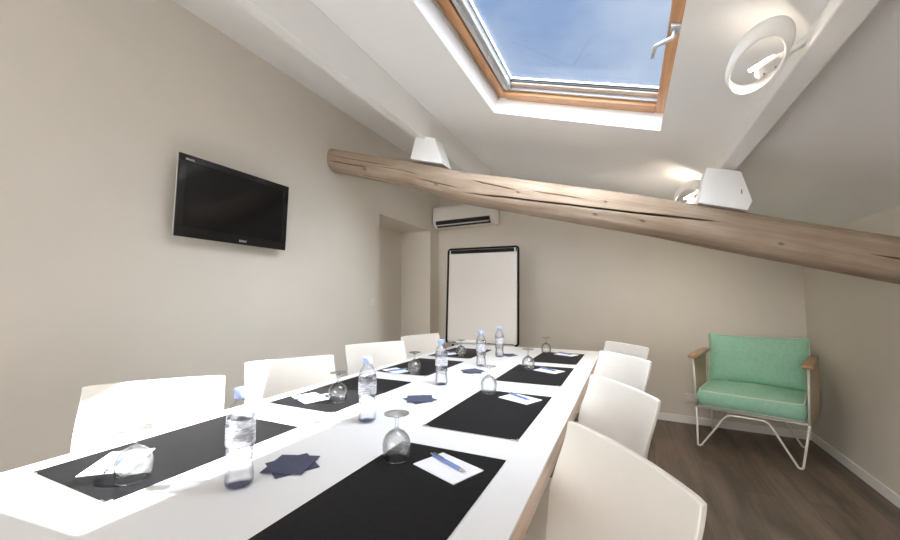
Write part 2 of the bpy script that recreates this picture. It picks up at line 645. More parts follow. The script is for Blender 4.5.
wall_quad([(XL, NY0, NZ), (NX, NY0, NZ), (NX, NY1, NZ), (XL, NY1, NZ)])
# outer skin gives the wall its thickness
wall_quad([(NX - .1, YN, 0), (NX - .1, YF_L + .02, 0), (NX - .1, YF_L + .02, zt), (NX - .1, YN, zt)])
wall_quad([(XL, YN, zt), (XL, YF_L + .02, zt), (NX - .1, YF_L + .02, zt), (NX - .1, YN, zt)])
obj('wall_left', bm, M['wall'], kind='structure')

# far wall (slightly skewed), right wall, near wall -----------------
def slab(name, a, b, thick, ztop_a, ztop_b):
    bm = bmesh.new()
    poly = [(a[0], a[1], 0), (b[0], b[1], 0), (b[0], b[1], ztop_b), (a[0], a[1], ztop_a)]
    prism(bm, poly, thick)
    return obj(name, bm, M['wall'], kind='structure')
slab('wall_far', (XL - .4, y_far(XL - .4)), (XR + .1, y_far(XR + .1)), (0, 0.12, 0), zc(XL - .4) + .02, zc(XR + .1) + .02)
slab('wall_right', (XR, YN), (XR, y_far(XR)), (0.12, 0, 0), zc(XR) + .02, zc(XR) + .02)
slab('wall_near', (XL - .4, YN), (XR + .1, YN), (0, -0.12, 0), zc(XL - .4) + .02, zc(XR + .1) + .02)

# ceiling with the roof window opening ------------------------------
HS0, HS1, HY0, HY1 = -0.774, 0.191, 0.823, 2.263
D_ROOF = 0.165
bm = bmesh.new()
ss = [s_of(XL - .45), HS0, HS1, s_of(XR + .15)]
ys = [YN - .15, HY0, HY1, 4.75]
for d in (0.0, D_ROOF):
    for i in range(3):
        for j in range(3):
            if i == 1 and j == 1:
                continue
            q = [S(ss[i], ys[j], d), S(ss[i + 1], ys[j], d), S(ss[i + 1], ys[j + 1], d), S(ss[i], ys[j + 1], d)]
            bm.faces.new([bm.verts.new(p) for p in q])
for (a, b) in (((HS0, HY0), (HS1, HY0)), ((HS1, HY0), (HS1, HY1)), ((HS1, HY1), (HS0, HY1)), ((HS0, HY1), (HS0, HY0))):
    bm.faces.new([bm.verts.new(p) for p in (S(*a, 0), S(*b, 0), S(*b, D_ROOF), S(*a, D_ROOF))])
o_ = [(ss[0], ys[0]), (ss[3], ys[0]), (ss[3], ys[3]), (ss[0], ys[3])]
for i in range(4):
    a, b = o_[i], o_[(i + 1) % 4]
    bm.faces.new([bm.verts.new(p) for p in (S(*a, 0), S(*b, 0), S(*b, D_ROOF), S(*a, D_ROOF))])
bmesh.ops.remove_doubles(bm, verts=bm.verts[:], dist=1e-5)
obj('ceiling', bm, M['ceil'], kind='structure')

# roof window -------------------------------------------------------
# local axes of the window: x = down the slope, y = along the eaves, z = outwards
WM = Matrix.Translation(S(0, 0, 0)) @ Matrix(((ES.x, 0, EN.x, 0), (0, 1, 0, 0), (ES.z, 0, EN.z, 0), (0, 0, 0, 1)))
win = bpy.data.objects.new('window_1', None)
COL.objects.link(win)
win.matrix_world = WM
win['kind'] = 'structure'
def wbox(bm, s0, s1, y0, y1, d0, d1, bev=0.003):
    box(bm, ((s0 + s1) / 2, (y0 + y1) / 2, (d0 + d1) / 2), (s1 - s0, y1 - y0, d1 - d0), bev)
GS0, GS1, GY0, GY1 = -0.664, 0.133, 0.976, 2.11
e = 0.001
bm = bmesh.new(); wbox(bm, HS0 + e, HS0 + .064, HY0 + e, HY1 - e, .098, .164); obj('window_frame', bm, M['pine_y'], win)
bm = bmesh.new(); wbox(bm, HS1 - .052, HS1 - e, HY0 + e, HY1 - e, .092, .164); obj('window_frame', bm, M['pine_y'], win)
bm = bmesh.new(); wbox(bm, HS0 + .065, HS1 - .053, HY1 - .080, HY1 - e, .088, .164); obj('window_frame', bm, M['pine_s'], win)
bm = bmesh.new(); wbox(bm, HS0 + .065, HS1 - .053, HY0 + e, HY0 + .075, .100, .164); obj('window_frame', bm, M['pine_s'], win)
# grey aluminium rail down the upper side, with black gap beside it
bm = bmesh.new()
wbox(bm, HS0 + .0725, HS0 + .098, HY0 + .08, HY1 - .105, .100, .150, .004)
wbox(bm, HS0 + .086, HS0 + .118, HY0 + .08, HY1 - .107, .108, .150, .003)
obj('blind_rail', bm, M['alu'], win)
bm = bmesh.new(); wbox(bm, HS0 + .0645, HS0 + .072, HY0 + .08, HY1 - .105, .118, .150, .001); obj('gasket', bm, M['rubber'], win)
bm = bmesh.new(); wbox(bm, HS0 + .1185, HS0 + .126, HY0 + .08, HY1 - .11, .137, .150, .002); obj('glazing_bead', bm, M['whitemetal'], win)
# lower rail of the sash : grey strip, pale wood, gasket, white bead
bm = bmesh.new(); wbox(bm, HS0 + .075, HS1 - .054, HY1 - .104, HY1 - .081, .106, .150, .003); obj('sash_strip', bm, M['alu'], win)
bm = bmesh.new(); wbox(bm, HS0 + .119, HS1 - .056, GY1 + .004, HY1 - .105, .122, .150, .003); obj('sash', bm, M['sashwood'], win)
bm = bmesh.new(); wbox(bm, HS0 + .119, HS1 - .056, GY1 - .004, GY1 + .0035, .130, .150, .001); obj('gasket', bm, M['rubber'], win)
bm = bmesh.new(); wbox(bm, HS0 + .119, HS1 - .056, GY1 - .012, GY1 - .0045, .141, .150, .001); obj('glazing_bead', bm, M['whitemetal'], win)
bm = bmesh.new(); wbox(bm, HS0 + .075, HS1 - .056, HY0 + .0755, GY0, .112, .150, .003); obj('sash', bm, M['sashwood'], win)
bm = bmesh.new(); wbox(bm, HS0 + .066, HS1 - .053, HY0 + .077, HY1 - .070, .1505, .1565, 0); obj('window_pane', bm, M['pane'], win)
bm = bmesh.new(); wbox(bm, HS0 + .001, HS0 + .009, HY0 + .01, HY1 - .004, .080, .097, .002); obj('reveal_bead', bm, M['alu'], win)
# handle on the lower side
hp = [(0.166, 1.545, 0.090), (0.166, 1.545, 0.052), (0.112, 1.583, 0.042), (0.086, 1.612, 0.042), (0.107, 1.655, 0.042)]
bm = bmesh.new()
tube(bm, fillet([hp[0], hp[1], hp[2], hp[4]], 0.009), 0.0075, 10)
h = obj('window_handle', bm, M['alu'], win, smooth=True)
bm = bmesh.new(); box(bm, (0.166, 1.545, 0.086), (0.034, 0.05, 0.012), 0.003); obj('rosette', bm, M['alu'], h)
bm = bmesh.new(); lathe(bm, [(0.0, .096), (.006, .096), (.006, .1005), (0.0, .1005)], 12)
bmesh.ops.translate(bm, vec=(0.125, HY1 - .035, 0), verts=bm.verts[:]); obj('screw', bm, M['rubber'], win)

# baseboards --------------------------------------------------------
bm = bmesh.new()
prism(bm, [(XL + .001, y_far(XL) - .001, 0), (XR - .001, y_far(XR) - .001, 0), (XR - .001, y_far(XR) - .015, 0), (XL + .001, y_far(XL) - .015, 0)], (0, 0, 0.066))
obj('baseboard_far', bm, M['trim'], kind='structure')
bm = bmesh.new()
box(bm, (XR - .0075, (YN + y_far(XR) - .016) / 2, 0.033), (0.013, y_far(XR) - .017 - YN, 0.066), 0.002)
obj('baseboard_right', bm, M['trim'], kind='structure')
bm = bmesh.new()
box(bm, (XL + .0075, (YN + NY0) / 2, 0.033), (0.013, NY0 - YN - .01, 0.066), 0.002)
obj('baseboard_left', bm, M['trim'], kind='structure')

# ------------------------------------------------------------------ timber
def log_axis(x):
    # centre z and radius along the log, measured from the photograph
    pts = [(-2.264, 2.362, .099), (-1.802, 2.224, .101), (-1.491, 2.136, .104), (-1.036, 1.975, .116), (-.706, 1.892, .121), (-.416, 1.813, .119), (-.086, 1.720, .119), (.376, 1.590, .119), (.80, 1.466, .113), (1.154, 1.361, .114), (1.5, 1.26, .115)]
    for a, b in zip(pts[:-1], pts[1:]):
        if x <= b[0]:
            t = (x - a[0]) / (b[0] - a[0])
            return a[1] + (b[1] - a[1]) * t, a[2] + (b[2] - a[2]) * t
    return pts[-1][1:]
LOG_Y = 2.50
def build_log():
    bm = bmesh.new()
    nx, na = 460, 250
    x0, x1 = XL + 0.002, XR - 0.002
    layer = bm.verts.layers.float.new('crack')
    # cracks: list of (x range, start angle, end angle, depth, half width in angle); angle 0 = towards camera, 90 = up
    cracks = [(-1.02, 0.28, -28, -4, .050, .055), (0.02, 0.45, -9, 8, .036, .042), (0.25, 1.02, 47, 44, .034, .055),
              (-2.24, -1.80, -15, -11, .022, .045), (-2.24, -1.55, 16, 14, .014, .035), (-1.95, -1.55, -56, -50, .014, .04),
              (-1.40, -1.04, -20, -16, .012, .030), (-0.95, -0.62, 20, 6, .014, .030), (1.02, 1.37, -6, -8, .016, .035),
              (1.0, 1.37, 52, 50, .020, .04), (-1.75, -1.35, 2, -2, .008, .025), (-0.55, -0.2, 12, 10, .007, .022)]
    knots = [(-1.86, -22, .016), (-1.22, -24, .014), (-0.62, 0, .010), (-0.10, 10, .009), (-0.16, -32, .012), (0.09, -28, .012), (-0.86, 14, .008), (0.7, -20, .010)]
    rings = []
    for i in range(nx + 1):
        x = x0 + (x1 - x0) * i / nx
        zc_, r0 = log_axis(x)
        yb = 0.018 * noise.noise(Vector((x * .7, 3.1, 0)))
        zb = 0.022 * noise.noise(Vector((x * .9, 9.1, 0)))
        ring = []
        for k in range(na):
            # concentrate rings towards the visible front
            th = R(-50 + 150 * k / 200) if k < 200 else R(100 + 210 * (k - 200) / 50)
            c, s = math.cos(th), math.sin(th)
            r = r0 * (1 + 0.05 * noise.noise(Vector((x * 1.1, c * 1.4, s * 1.4))) + 0.020 * noise.noise(Vector((x * 3.5, c * 4, s * 4)))
                      + 0.008 * noise.noise(Vector((x * 3.0, c * 22, s * 22))))
            # roughly squared, adze-cut section
            r *= 1 + 0.030 * math.cos(4 * (th - R(42)))
            cr = 0.0
            for (cx0, cx1, a0, a1, dep, hw) in cracks:
                if cx0 <= x <= cx1:
                    u = (x - cx0) / (cx1 - cx0)
                    ac = R(a0 + (a1 - a0) * u) + 0.035 * noise.noise(Vector((x * 4, a0, 0)))
                    taper = min(1, 5 * u + (0.3 if cx0 < -2.2 else 0), 5 * (1 - u) + (0.5 if cx1 > 1.3 else 0))
                    da = (th - ac + math.pi) % (2 * math.pi) - math.pi
                    w = hw * (0.45 + .55 * taper)
                    f = max(0, 1 - abs(da) / w)
                    if f > 0:
                        r -= dep * taper * min(1, f * 1.6)
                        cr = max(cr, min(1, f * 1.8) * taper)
            for (kx, ka, kr) in knots:
                if abs(x - kx) < .04:
                    da = (th - R(ka) + math.pi) % (2 * math.pi) - math.pi
                    q = math.hypot((x - kx) / 1.5, da * r0) / kr
                    if q < 1:
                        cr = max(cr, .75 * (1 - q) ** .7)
                        r -= .006 * (1 - q)
            v = bm.verts.new((x, LOG_Y + yb - r * c, zc_ + zb + r * s))
            v[layer] = cr
            ring.append(v)
        rings.append(ring)
    for a, b in zip(rings[:-1], rings[1:]):
        for k in range(na):
            j = (k + 1) % na
            bm.faces.new((a[k], a[j], b[j], b[k]))
    bm.faces.new(rings[0])
    bm.faces.new(list(reversed(rings[-1])))
    return bm
lg = obj('log_beam', build_log(), M['log'], smooth=True)
tag(lg, 'thick limewashed log with long drying cracks crossing the room below the sloping ceiling', 'beam')

def purlin(name, s_left, s_right, h, y1, label):
    bm = bmesh.new()
    box(bm, ((s_left + s_right) / 2, (YN + .01 + y1) / 2, -h / 2 - .0005), (s_right - s_left, y1 - YN - .01, h), 0.006, 2,
        Matrix.Translation(S(0, 0, 0)) @ Matrix(((ES.x, 0, EN.x, 0), (0, 1, 0, 0), (ES.z, 0, EN.z, 0), (0, 0, 0, 1))))
    return tag(obj(name, bm, M['beamwhite']), label, 'beam', 'white ceiling purlins')
# left purlin: lower right corner (-1.316, 2.346); right purlin: lower left corner (0.474, 2.074 - ...)
SL1 = s_of(-1.26)
purlin('ceiling_purlin', SL1 - 0.11, SL1, 0.186, y_far(-1.3) - .02, 'deep white painted purlin under the ceiling beside the wall with the television')
SR0 = s_of(0.50)
purlin('ceiling_purlin', SR0, SR0 + 0.074, 0.088, y_far(0.5) - .02, 'slim white painted purlin under the low side of the ceiling beside the lit round lamp')

# white wedge blocks between the log and the purlins
def wedge(poly, label, notch=None):
    bm = bmesh.new()
    prism(bm, [(x, 2.405, z) for x, z in poly], (0, 0.15, 0))
    es = bm.edges[:]
    bmesh.ops.bevel(bm, geom=es, offset=0.003, segments=2, affect='EDGES', profile=0.5)
    return tag(obj('wedge_block', bm, M['beamwhite']), label, 'wooden block', 'white wedge blocks on the log')
zl = lambda x: log_axis(x)[0] + log_axis(x)[1]
wedge([(-1.437, 2.216), (-1.168, 2.139), (-1.232, 2.338), (-1.390, 2.386)],
      'tapered white block on the log under the deep purlin near the air conditioner')
bkR = wedge([(0.362, 1.697), (0.574, 1.636), (0.597, 1.682), (0.555, 1.842), (0.478, 1.866), (0.404, 1.884)],
      'tapered white block on the log under the slim purlin near the round lamp')
bm = bmesh.new(); box(bm, (0.553, 2.4045, 1.735), (0.004, 0.002, 0.022), 0.0005)
obj('screw_slot', bm, M['dark'], bkR)

# ------------------------------------------------------------------ ceiling lamps
FWD = Vector((math.sin(YAW) * math.cos(PITCH), math.cos(YAW) * math.cos(PITCH), math.sin(PITCH)))
def ring_lamp(centre, n_front, up_hint, mount, label, power, beam, aim):
    """white round shade (a deep ring, wider at the back) over a halogen tube on a bracket"""
    t = thing('ring_lamp', label, 'lamp', centre, 0, 'round white lamps on the purlin')
    z = Vector(n_front).normalized()
    x = Vector(up_hint).normalized()
    x = (x - z * x.dot(z)).normalized()
    y = z.cross(x)
    m3 = Matrix((x, y, z)).transposed().to_4x4()
    n = 56
    prof = [(.080, .0, 0), (.083, .003, 0), (.087, .002, 0), (.091, -.004, .002), (.100, -.024, .020), (.101, -.044, .040), (.098, -.046, .040),
            (.096, -.024, .020), (.087, -.006, .001), (.080, -.003, 0), (.080, .0, 0)]
    bm = bmesh.new()
    rings = []
    prof = [(r * .93, d * .93, sh * .93) for r, d, sh in prof]
    hv = m3.to_3x3().transposed() @ (CAMR * .050 - CAMU * .012)
    hx, hy = hv.x, hv.y
    for r, d, sh in prof:
        rings.append([m3 @ Vector((r * math.cos(2 * math.pi * i / n) + sh, r * math.sin(2 * math.pi * i / n), d)) for i in range(n)])
    loft(bm, rings, True, False)
    bmesh.ops.remove_doubles(bm, verts=bm.verts[:], dist=1e-6)
    obj('lamp_shade', bm, M['lampwhite'], t, smooth=True)
    mo = Vector(mount) - Vector(centre)
    bm = bmesh.new()
    # arm from the bracket out to the purlin
    b0 = m3 @ Vector((hx, hy, -.022))
    tube(bm, fillet([b0, b0 * .55 + mo * .45, mo], .02), .011, 10)
    br = obj('bracket', bm, M['lampwhite'], t, smooth=True)
    bm = bmesh.new()
    box(bm, (hx, hy, -.016), (.058, .040, .024), .004, 2, m3)
    hd = obj('lamp_holder', bm, M['ceramic'], t)
    for sx in (-.022, .022):
        bm = bmesh.new()
        q = [m3 @ Vector((sx * .7 + hx + .003 * math.cos(a), hy - .008 + .003 * math.sin(a), -.0045)) for a in [i * math.pi / 4 for i in range(8)]]
        q2 = [p + z * .003 for p in q]
        loft(bm, [q, q2])
        obj('screw', bm, M['penmetal'], hd)
    bm = bmesh.new()
    tube(bm, [m3 @ Vector((hx * .45 - .026, hy * .45, -.018)), m3 @ Vector((hx * .45 + .026, hy * .45, -.018))], .005, 12)
    obj('bulb', bm, M['bulb'], t, smooth=True)
    ld = bpy.data.lights.new('lamp_light', 'POINT')
    ld.energy = power
    ld.color = (1.0, 0.86, 0.70)
    ld.shadow_soft_size = 0.02
    lo = bpy.data.objects.new('lamp_light', ld)
    COL.objects.link(lo)
    lo.parent = t
    lo.location = m3 @ Vector((.01, -.008, -.030))
    # extra wide spot added at the lamp to brighten the room
    sp = bpy.data.lights.new('lamp_fill_spot', 'SPOT')
    sp.energy = beam
    sp.color = (1.0, 0.86, 0.70)
    sp.spot_size = R(172)
    sp.spot_blend = 1.0
    sp.shadow_soft_size = 0.04
    so_ = bpy.data.objects.new('lamp_fill_spot', sp)
    COL.objects.link(so_)
    so_.parent = t
    so_.location = m3 @ Vector((0, 0, .03))
    so_.rotation_euler = Vector(aim).to_track_quat('-Z', 'Y').to_euler()
    return t
CAMR = Vector((math.cos(YAW), -math.sin(YAW), 0))
CAMU = CAMR.cross(FWD)
def ray(px, py):
    return (FWD * F_PX + CAMR * (px - 450) - CAMU * (py - CY)).normalized()
rd = ray(757, 66)
lamp_c = Vector((0, 0, 1.19)) + rd * 1.55
nf = -rd * 0.78 + (CAMR * .90 - CAMU * .43).normalized() * 0.62
ring_lamp(lamp_c, nf, (CAMR * .66 + CAMU * .75), (0.486, lamp_c.y + .05, 1.93), 'lit round white lamp with open centre hanging on the slim purlin beside the roof window', 0.07, 1.5, (-.3, .2, -.9))
ring_lamp((0.375, 2.93, 1.845), nf, (CAMR * .66 + CAMU * .75), (0.486, 2.98, 1.93), 'lit round white lamp mostly hidden behind the log', 0.7, 15.0, (-.6, .55, -.6))

# ------------------------------------------------------------------ television on the left wall
tv = thing('television', 'black flat television with silver edge mounted on the left wall', 'television', (XL, 1.565, 1.738))
TVT = Matrix.Translation((.10, 0, 0)) @ Matrix.Rotation(R(2.6), 4, 'Y') @ Matrix.Translation((-.10, 0, 0))
TX = 0.10        # front of the set off the wall
tw, thh = 0.722, 0.447
bm = bmesh.new(); box(bm, (TX - .012, 0, 0), (.018, tw - .004, thh - .004), .003, 2, TVT); obj('housing', bm, M['tvsilver'], tv)
bm = bmesh.new()
for (c, s) in (((TX, 0, thh / 2 - .019), (.010, tw + .002, .038)), ((TX, 0, -thh / 2 + .028), (.010, tw + .002, .056)),
               ((TX, -tw / 2 + .018, .009), (.010, .038, thh - .094)), ((TX, tw / 2 - .018, .009), (.010, .038, thh - .094))):
    box(bm, c, s, .002, 2, TVT)
bz = obj('bezel', bm, M['tvblack'], tv)
bm = bmesh.new(); box(bm, (TX + .0005, 0, .009), (.003, tw - .072, thh - .092), 0, 2, TVT); obj('screen', bm, M['tvscreen'], tv)
bm = bmesh.new(); box(bm, (.038, 0, 0), (.074, .30, .26), .004); obj('wall_bracket', bm, M['dark'], tv)
mt = Matrix(((0, 0, 1, 0), (1, 0, 0, 0), (0, 1, 0, 0), (0, 0, 0, 1)))   # text plane -> facing +X, reading along +Y
text_mesh('logo', 'SONY', .020, M['print'], bz, TVT @ Matrix.Translation((TX + .0056, .035, -thh / 2 + .020)) @ mt)
text_mesh('logo', 'BRAVIA', .014, M['print'], bz, TVT @ Matrix.Translation((TX + .0056, -tw / 2 + .055, thh / 2 - .026)) @ mt)

# light switch beside the recess
sw = thing('light_switch', 'small white light switch on the left wall beside the doorway recess', 'switch', (XL, 3.064, 1.143))
bm = bmesh.new(); box(bm, (.005, 0, 0), (.010, .08, .08), .003); obj('switch_plate', bm, M['switch'], sw)
bm = bmesh.new(); box(bm, (.011, 0, 0), (.005, .042, .055), .002); obj('rocker', bm, M['switch'], sw)

# wall socket low on the far wall
ANG = math.atan(-0.074)
so = thing('wall_socket', 'white wall socket low on the far wall behind the mint armchair', 'socket', (0.518, y_far(.518), 0.236), ANG)
bm = bmesh.new(); box(bm, (0, -.005, 0), (.08, .010, .08), .003); obj('socket_plate', bm, M['switch'], so)
bm = bmesh.new()
lathe(bm, [(0, -.002), (.019, -.002), (.021, .001), (.021, .004), (0, .004)], 20)
bmesh.ops.rotate(bm, matrix=Matrix.Rotation(R(90), 3, 'X'), verts=bm.verts[:])
bmesh.ops.translate(bm, vec=(0, -.010, 0), verts=bm.verts[:])
obj('socket_insert', bm, M['acwhite'], so, smooth=True, angle=40)

# ------------------------------------------------------------------ air conditioner
AX0, AX1, AZ0, AZ1, AD = -2.215, -1.385, 2.062, 2.335, 0.205
ac = thing('air_conditioner', 'white split air conditioner high on the far wall above the flip chart', 'air conditioner',
           ((AX0 + AX1) / 2, y_far((AX0 + AX1) / 2) - .001, AZ0), ANG)
aw = AX1 - AX0
ah = AZ1 - AZ0
# side profile (y out of wall is negative, z up)
prof = [(0, 0.02), (-.10, 0.0), (-.150, 0.004), (-.196, .050), (-.205, .085), (-.205, ah - .03), (-.185, ah), (0, ah)]
bm = bmesh.new()
prism(bm, [(-aw / 2, p[0], p[1]) for p in prof], (aw, 0, 0))
bmesh.ops.bevel(bm, geom=bm.edges[:], offset=.006, segments=2, affect='EDGES', profile=.5)
obj('casing', bm, M['acwhite'], ac)
bm = bmesh.new()
prism(bm, [(-aw / 2 + .045, -.196, .046), (-aw / 2 + .045, -.158, .010), (-aw / 2 + .045, -.150, .018), (-aw / 2 + .045, -.186, .062), (-aw / 2 + .045, -.2075, .088), (-aw / 2 + .045, -.2075, .056)], (aw - .09, 0, 0))
obj('air_outlet', bm, M['dark'], ac)
bm = bmesh.new()
tm = Matrix.Translation((0, -.194, .036)) @ Matrix.Rotation(R(40), 4, 'X')
box(bm, (0, 0, 0), (aw - .11, .036, .006), .002, 2, tm)
obj('air_flap', bm, M['acwhite'], ac)
bm = bmesh.new()
box(bm, (0, -.2055, .155), (aw - .012, .006, .128), .002)
obj('front_panel', bm, M['acwhite'], ac)

# ------------------------------------------------------------------ flip chart
FY = 3.585
fk = (FY) / 4.36
fc = thing('flip_chart', 'white flip chart board with black frame standing behind the far table end', 'flip chart', (-1.318, FY, 0), R(3.2))
bw, bz0, bz1 = 0.738, 0.724, 1.690
lean = 0.06
def FP(x, z, d=0):      # board leans back slightly
    t = (z - bz0) / (bz1 - bz0)
    return (x, lean * t + d, z)
fm = Matrix.Translation((0, 0, bz0)) @ Matrix.Rotation(-math.atan(lean / (bz1 - bz0)), 4, 'X')
bh = bz1 - bz0
bm = bmesh.new(); box(bm, (0, 0, bh / 2), (bw - .03, .014, bh - .03), .002, 2, fm); obj('board', bm, M['board'], fc)
bm = bmesh.new()
ph = [(-bw / 2, 0, 0), (bw / 2, 0, 0), (bw / 2, 0, bh), (-bw / 2, 0, bh)]
loop = []
rad = .03
for (cx, cz, a0) in ((bw / 2 - rad, rad, -90), (bw / 2 - rad, bh - rad, 0), (-bw / 2 + rad, bh - rad, 90), (-bw / 2 + rad, rad, 180)):
    for k in range(7):
        a = R(a0 + 15 * k)
        loop.append(fm @ Vector((cx + rad * math.cos(a), -.002, cz + rad * math.sin(a))))
tube(bm, loop, .0105, 10, closed=True)
obj('board_frame', bm, M['boardframe'], fc, smooth=True)
bm = bmesh.new(); box(bm, (0, -.016, bh - .034), (bw - .026, .022, .034), .004, 2, fm); cl = obj('paper_clamp', bm, M['boardframe'], fc)
for sx in (-1, 1):
    bm = bmesh.new()
    box(bm, (sx * (bw / 2 - .030), -.016, bh - .034), (.016, .024, .036), .002, 2, fm)
    obj('clamp_end', bm, M['alu'], cl)
bm = bmesh.new(); box(bm, (0, -.048, .002), (bw - .06, .070, .010), .003, 2, fm); obj('pen_tray', bm, M['alu'], fc)
for sx in (-1, 1):
    bm = bmesh.new(); tube(bm, [(sx * .30, .03, .74), (sx * .42, -.14, 0.011)], .011, 10); obj('leg', bm, M['boardframe'], fc, smooth=True)
bm = bmesh.new(); tube(bm, [(0, .05, 1.3), (0, .55, 0.011)], .011, 10); obj('leg', bm, M['boardframe'], fc, smooth=True)
bm = bmesh.new(); box(bm, (-.130, -.054, .0250), (.21, .045, .034), .008, 3, fm)
er = obj('board_eraser', bm, M['whitemetal'], smooth=True, angle=40)
er.matrix_world = fc.matrix_basis.copy()
tag(er, 'white oblong eraser lying on the tray of the flip chart', 'eraser')

# ------------------------------------------------------------------ conference table
TZ = 0.75
TX0, TX1, TY0, TY1 = -1.437, -0.207, 0.08, 3.36
tb = thing('conference_table', 'long white conference table with light wood edge', 'table', ((TX0 + TX1) / 2, (TY0 + TY1) / 2, 0))
hw, hl = (TX1 - TX0) / 2, (TY1 - TY0) / 2
bm = bmesh.new(); box(bm, (0, 0, TZ - .003), (2 * hw, 2 * hl, .006), .001); obj('tabletop', bm, M['tabletop'], tb)
bm = bmesh.new(); box(bm, (0, 0, TZ - .0235), (2 * hw, 2 * hl, .034), .001); obj('wood_edge', bm, M['beech'], tb)
for sx in (-1, 1):
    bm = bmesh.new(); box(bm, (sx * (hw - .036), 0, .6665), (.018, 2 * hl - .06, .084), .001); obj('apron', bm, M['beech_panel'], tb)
for sx in (-1, 1):
    for ky in (-1, 0, 1):
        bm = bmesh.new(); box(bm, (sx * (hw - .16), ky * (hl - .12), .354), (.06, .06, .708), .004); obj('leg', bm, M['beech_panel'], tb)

# desk pads -----------------------------------------------------------
pads = [('R', -.632, -.307, .46, 1.022, 'pad in front of the nearest chair on the floor side'),
        ('R', -.640, -.312, 1.172, 1.738, ''), ('R', -.652, -.307, 1.955, 2.483, ''), ('R', -.620, -.308, 2.615, 3.125, ''),
        ('L', -1.363, -1.019, .457, .985, ''), ('L', -1.366, -1.022, 1.152, 1.738, ''), ('L', -1.366, -1.022, 1.90, 2.43, ''), ('L', -1.366, -1.03, 2.56, 3.06, '')]
pad_lab = ['black leather desk pad closest to the camera along the window-chair side, under an upturned glass and notepaper at the bottom edge of the photo',
           'black desk pad on the right side, second from the near end',
           'black desk pad on the right side, third from the near end',
           'black desk pad on the right side, farthest from the camera',
           'black desk pad in the sun at the near left corner of the table',
           'black desk pad half sunlit and half shaded, second on the left side',
           'black desk pad on the left side, third from the near end',
           'black desk pad on the left side, farthest and next to the flip chart']
pad_lab[0] = 'black desk pad nearest on the right side, cut by the photo edge'
for (sd_, x0, x1, y0, y1, _), lb in zip(pads, pad_lab):
    t = thing('desk_pad', lb, 'desk pad', ((x0 + x1) / 2, (y0 + y1) / 2, TZ), R(random.uniform(-.6, .6)), 'black desk pads on the table')
    w_, l_ = x1 - x0, y1 - y0
    bm = bmesh.new(); box(bm, (0, 0, .0018), (w_, l_, .0030), .001); obj('pad_surface', bm, M['leather'], t)
    bm = bmesh.new(); box(bm, (0, -l_ / 2 - .001, .0018), (w_, .0012, .0026), .0004); obj('metal_edge', bm, M['padmetal'], t)
    for sx in (-1, 1):
        bm = bmesh.new()
        a = .022
        c = Vector((sx * (w_ / 2 + .0008), -l_ / 2 - .0028, .0006))
        prism(bm, [c, c + Vector((-sx * a, 0, 0)), c + Vector((-sx * a, .0045, 0)), c + Vector((-sx * .005, .0045, 0)), c + Vector((-sx * .005, a * .7, 0)), c + Vector((0, a * .7, 0))], (0, 0, .0036))
        obj('metal_corner', bm, M['padmetal'], t)
PZ = TZ + .0037

# notepapers and pens --------------------------------------------------
def paper_and_pen(c, ang, plab, nlab, pen_a, pen_off, z0=PZ):
    t = tag(obj('notepaper', (lambda b: (box(b, (0, 0, .0012), (.152, .105, .0024), .0003), b)[1])(bmesh.new()), M['paper']),
            plab, 'notepaper', 'white notepapers on the desk pads')
    t.location = (c[0], c[1], z0)
    t.rotation_euler = (0, 0, ang)
    p = thing('pen', nlab, 'pen', (c[0] + pen_off[0], c[1] + pen_off[1], z0 + .0024 + .0047), pen_a, 'blue pens on the notepapers')
    def along(pr, n=14):
        bm = bmesh.new()
        rings = [[(x, r * math.cos(2 * math.pi * i / n), r * math.sin(2 * math.pi * i / n)) for i in range(n)] for x, r in pr]
        loft(bm, rings)
        return bm
    obj('barrel', along([(-.066, .0040), (-.064, .0046), (.040, .0046), (.048, .0042)]), M['penblue'], p, smooth=True, angle=40)
    obj('tip', along([(.048, .0041), (.062, .0022), (.069, .0007)]), M['penmetal'], p, smooth=True, angle=40)
    obj('push_button', along([(-.076, .0022), (-.075, .0026), (-.066, .0026)], 10), M['penmetal'], p, smooth=True, angle=40)
    bm = bmesh.new(); box(bm, (-.042, 0, .0062), (.044, .0038, .0012), .0004); obj('clip', bm, M['penmetal'], p)
ords_r = ['on the nearest right-hand desk pad', 'on the second right-hand desk pad', 'on the third right-hand desk pad', 'on the farthest right-hand desk pad']
ords_l = ['on the sunlit near left-hand desk pad', 'on the half sunlit second left-hand desk pad', 'on the third left-hand desk pad', 'on the farthest left-hand desk pad']
pr = [(-.428, .913, -22), (-.428, 1.643, -24), (-.43, 2.33, -24), (-.43, 3.035, -24)]
for (x, y, a), od in zip(pr, ords_r):
    paper_and_pen((x, y), R(a), 'white sheet of notepaper ' + od, 'blue ballpoint pen lying on the notepaper ' + od, R(a - 12 if od != ords_r[0] else -26), (-.004, .012))
pl = [(-1.235, .578, 131, 131), (-1.256, 1.276, -23, 60), (-1.255, 1.955, -23, 60), (-1.275, 2.72, -23, 60)]
for (x, y, a, pa), od in zip(pl, ords_l):
    paper_and_pen((x, y), R(a), 'white sheet of notepaper ' + od, 'blue ballpoint pen lying on the notepaper ' + od, R(pa), (.012, .0))

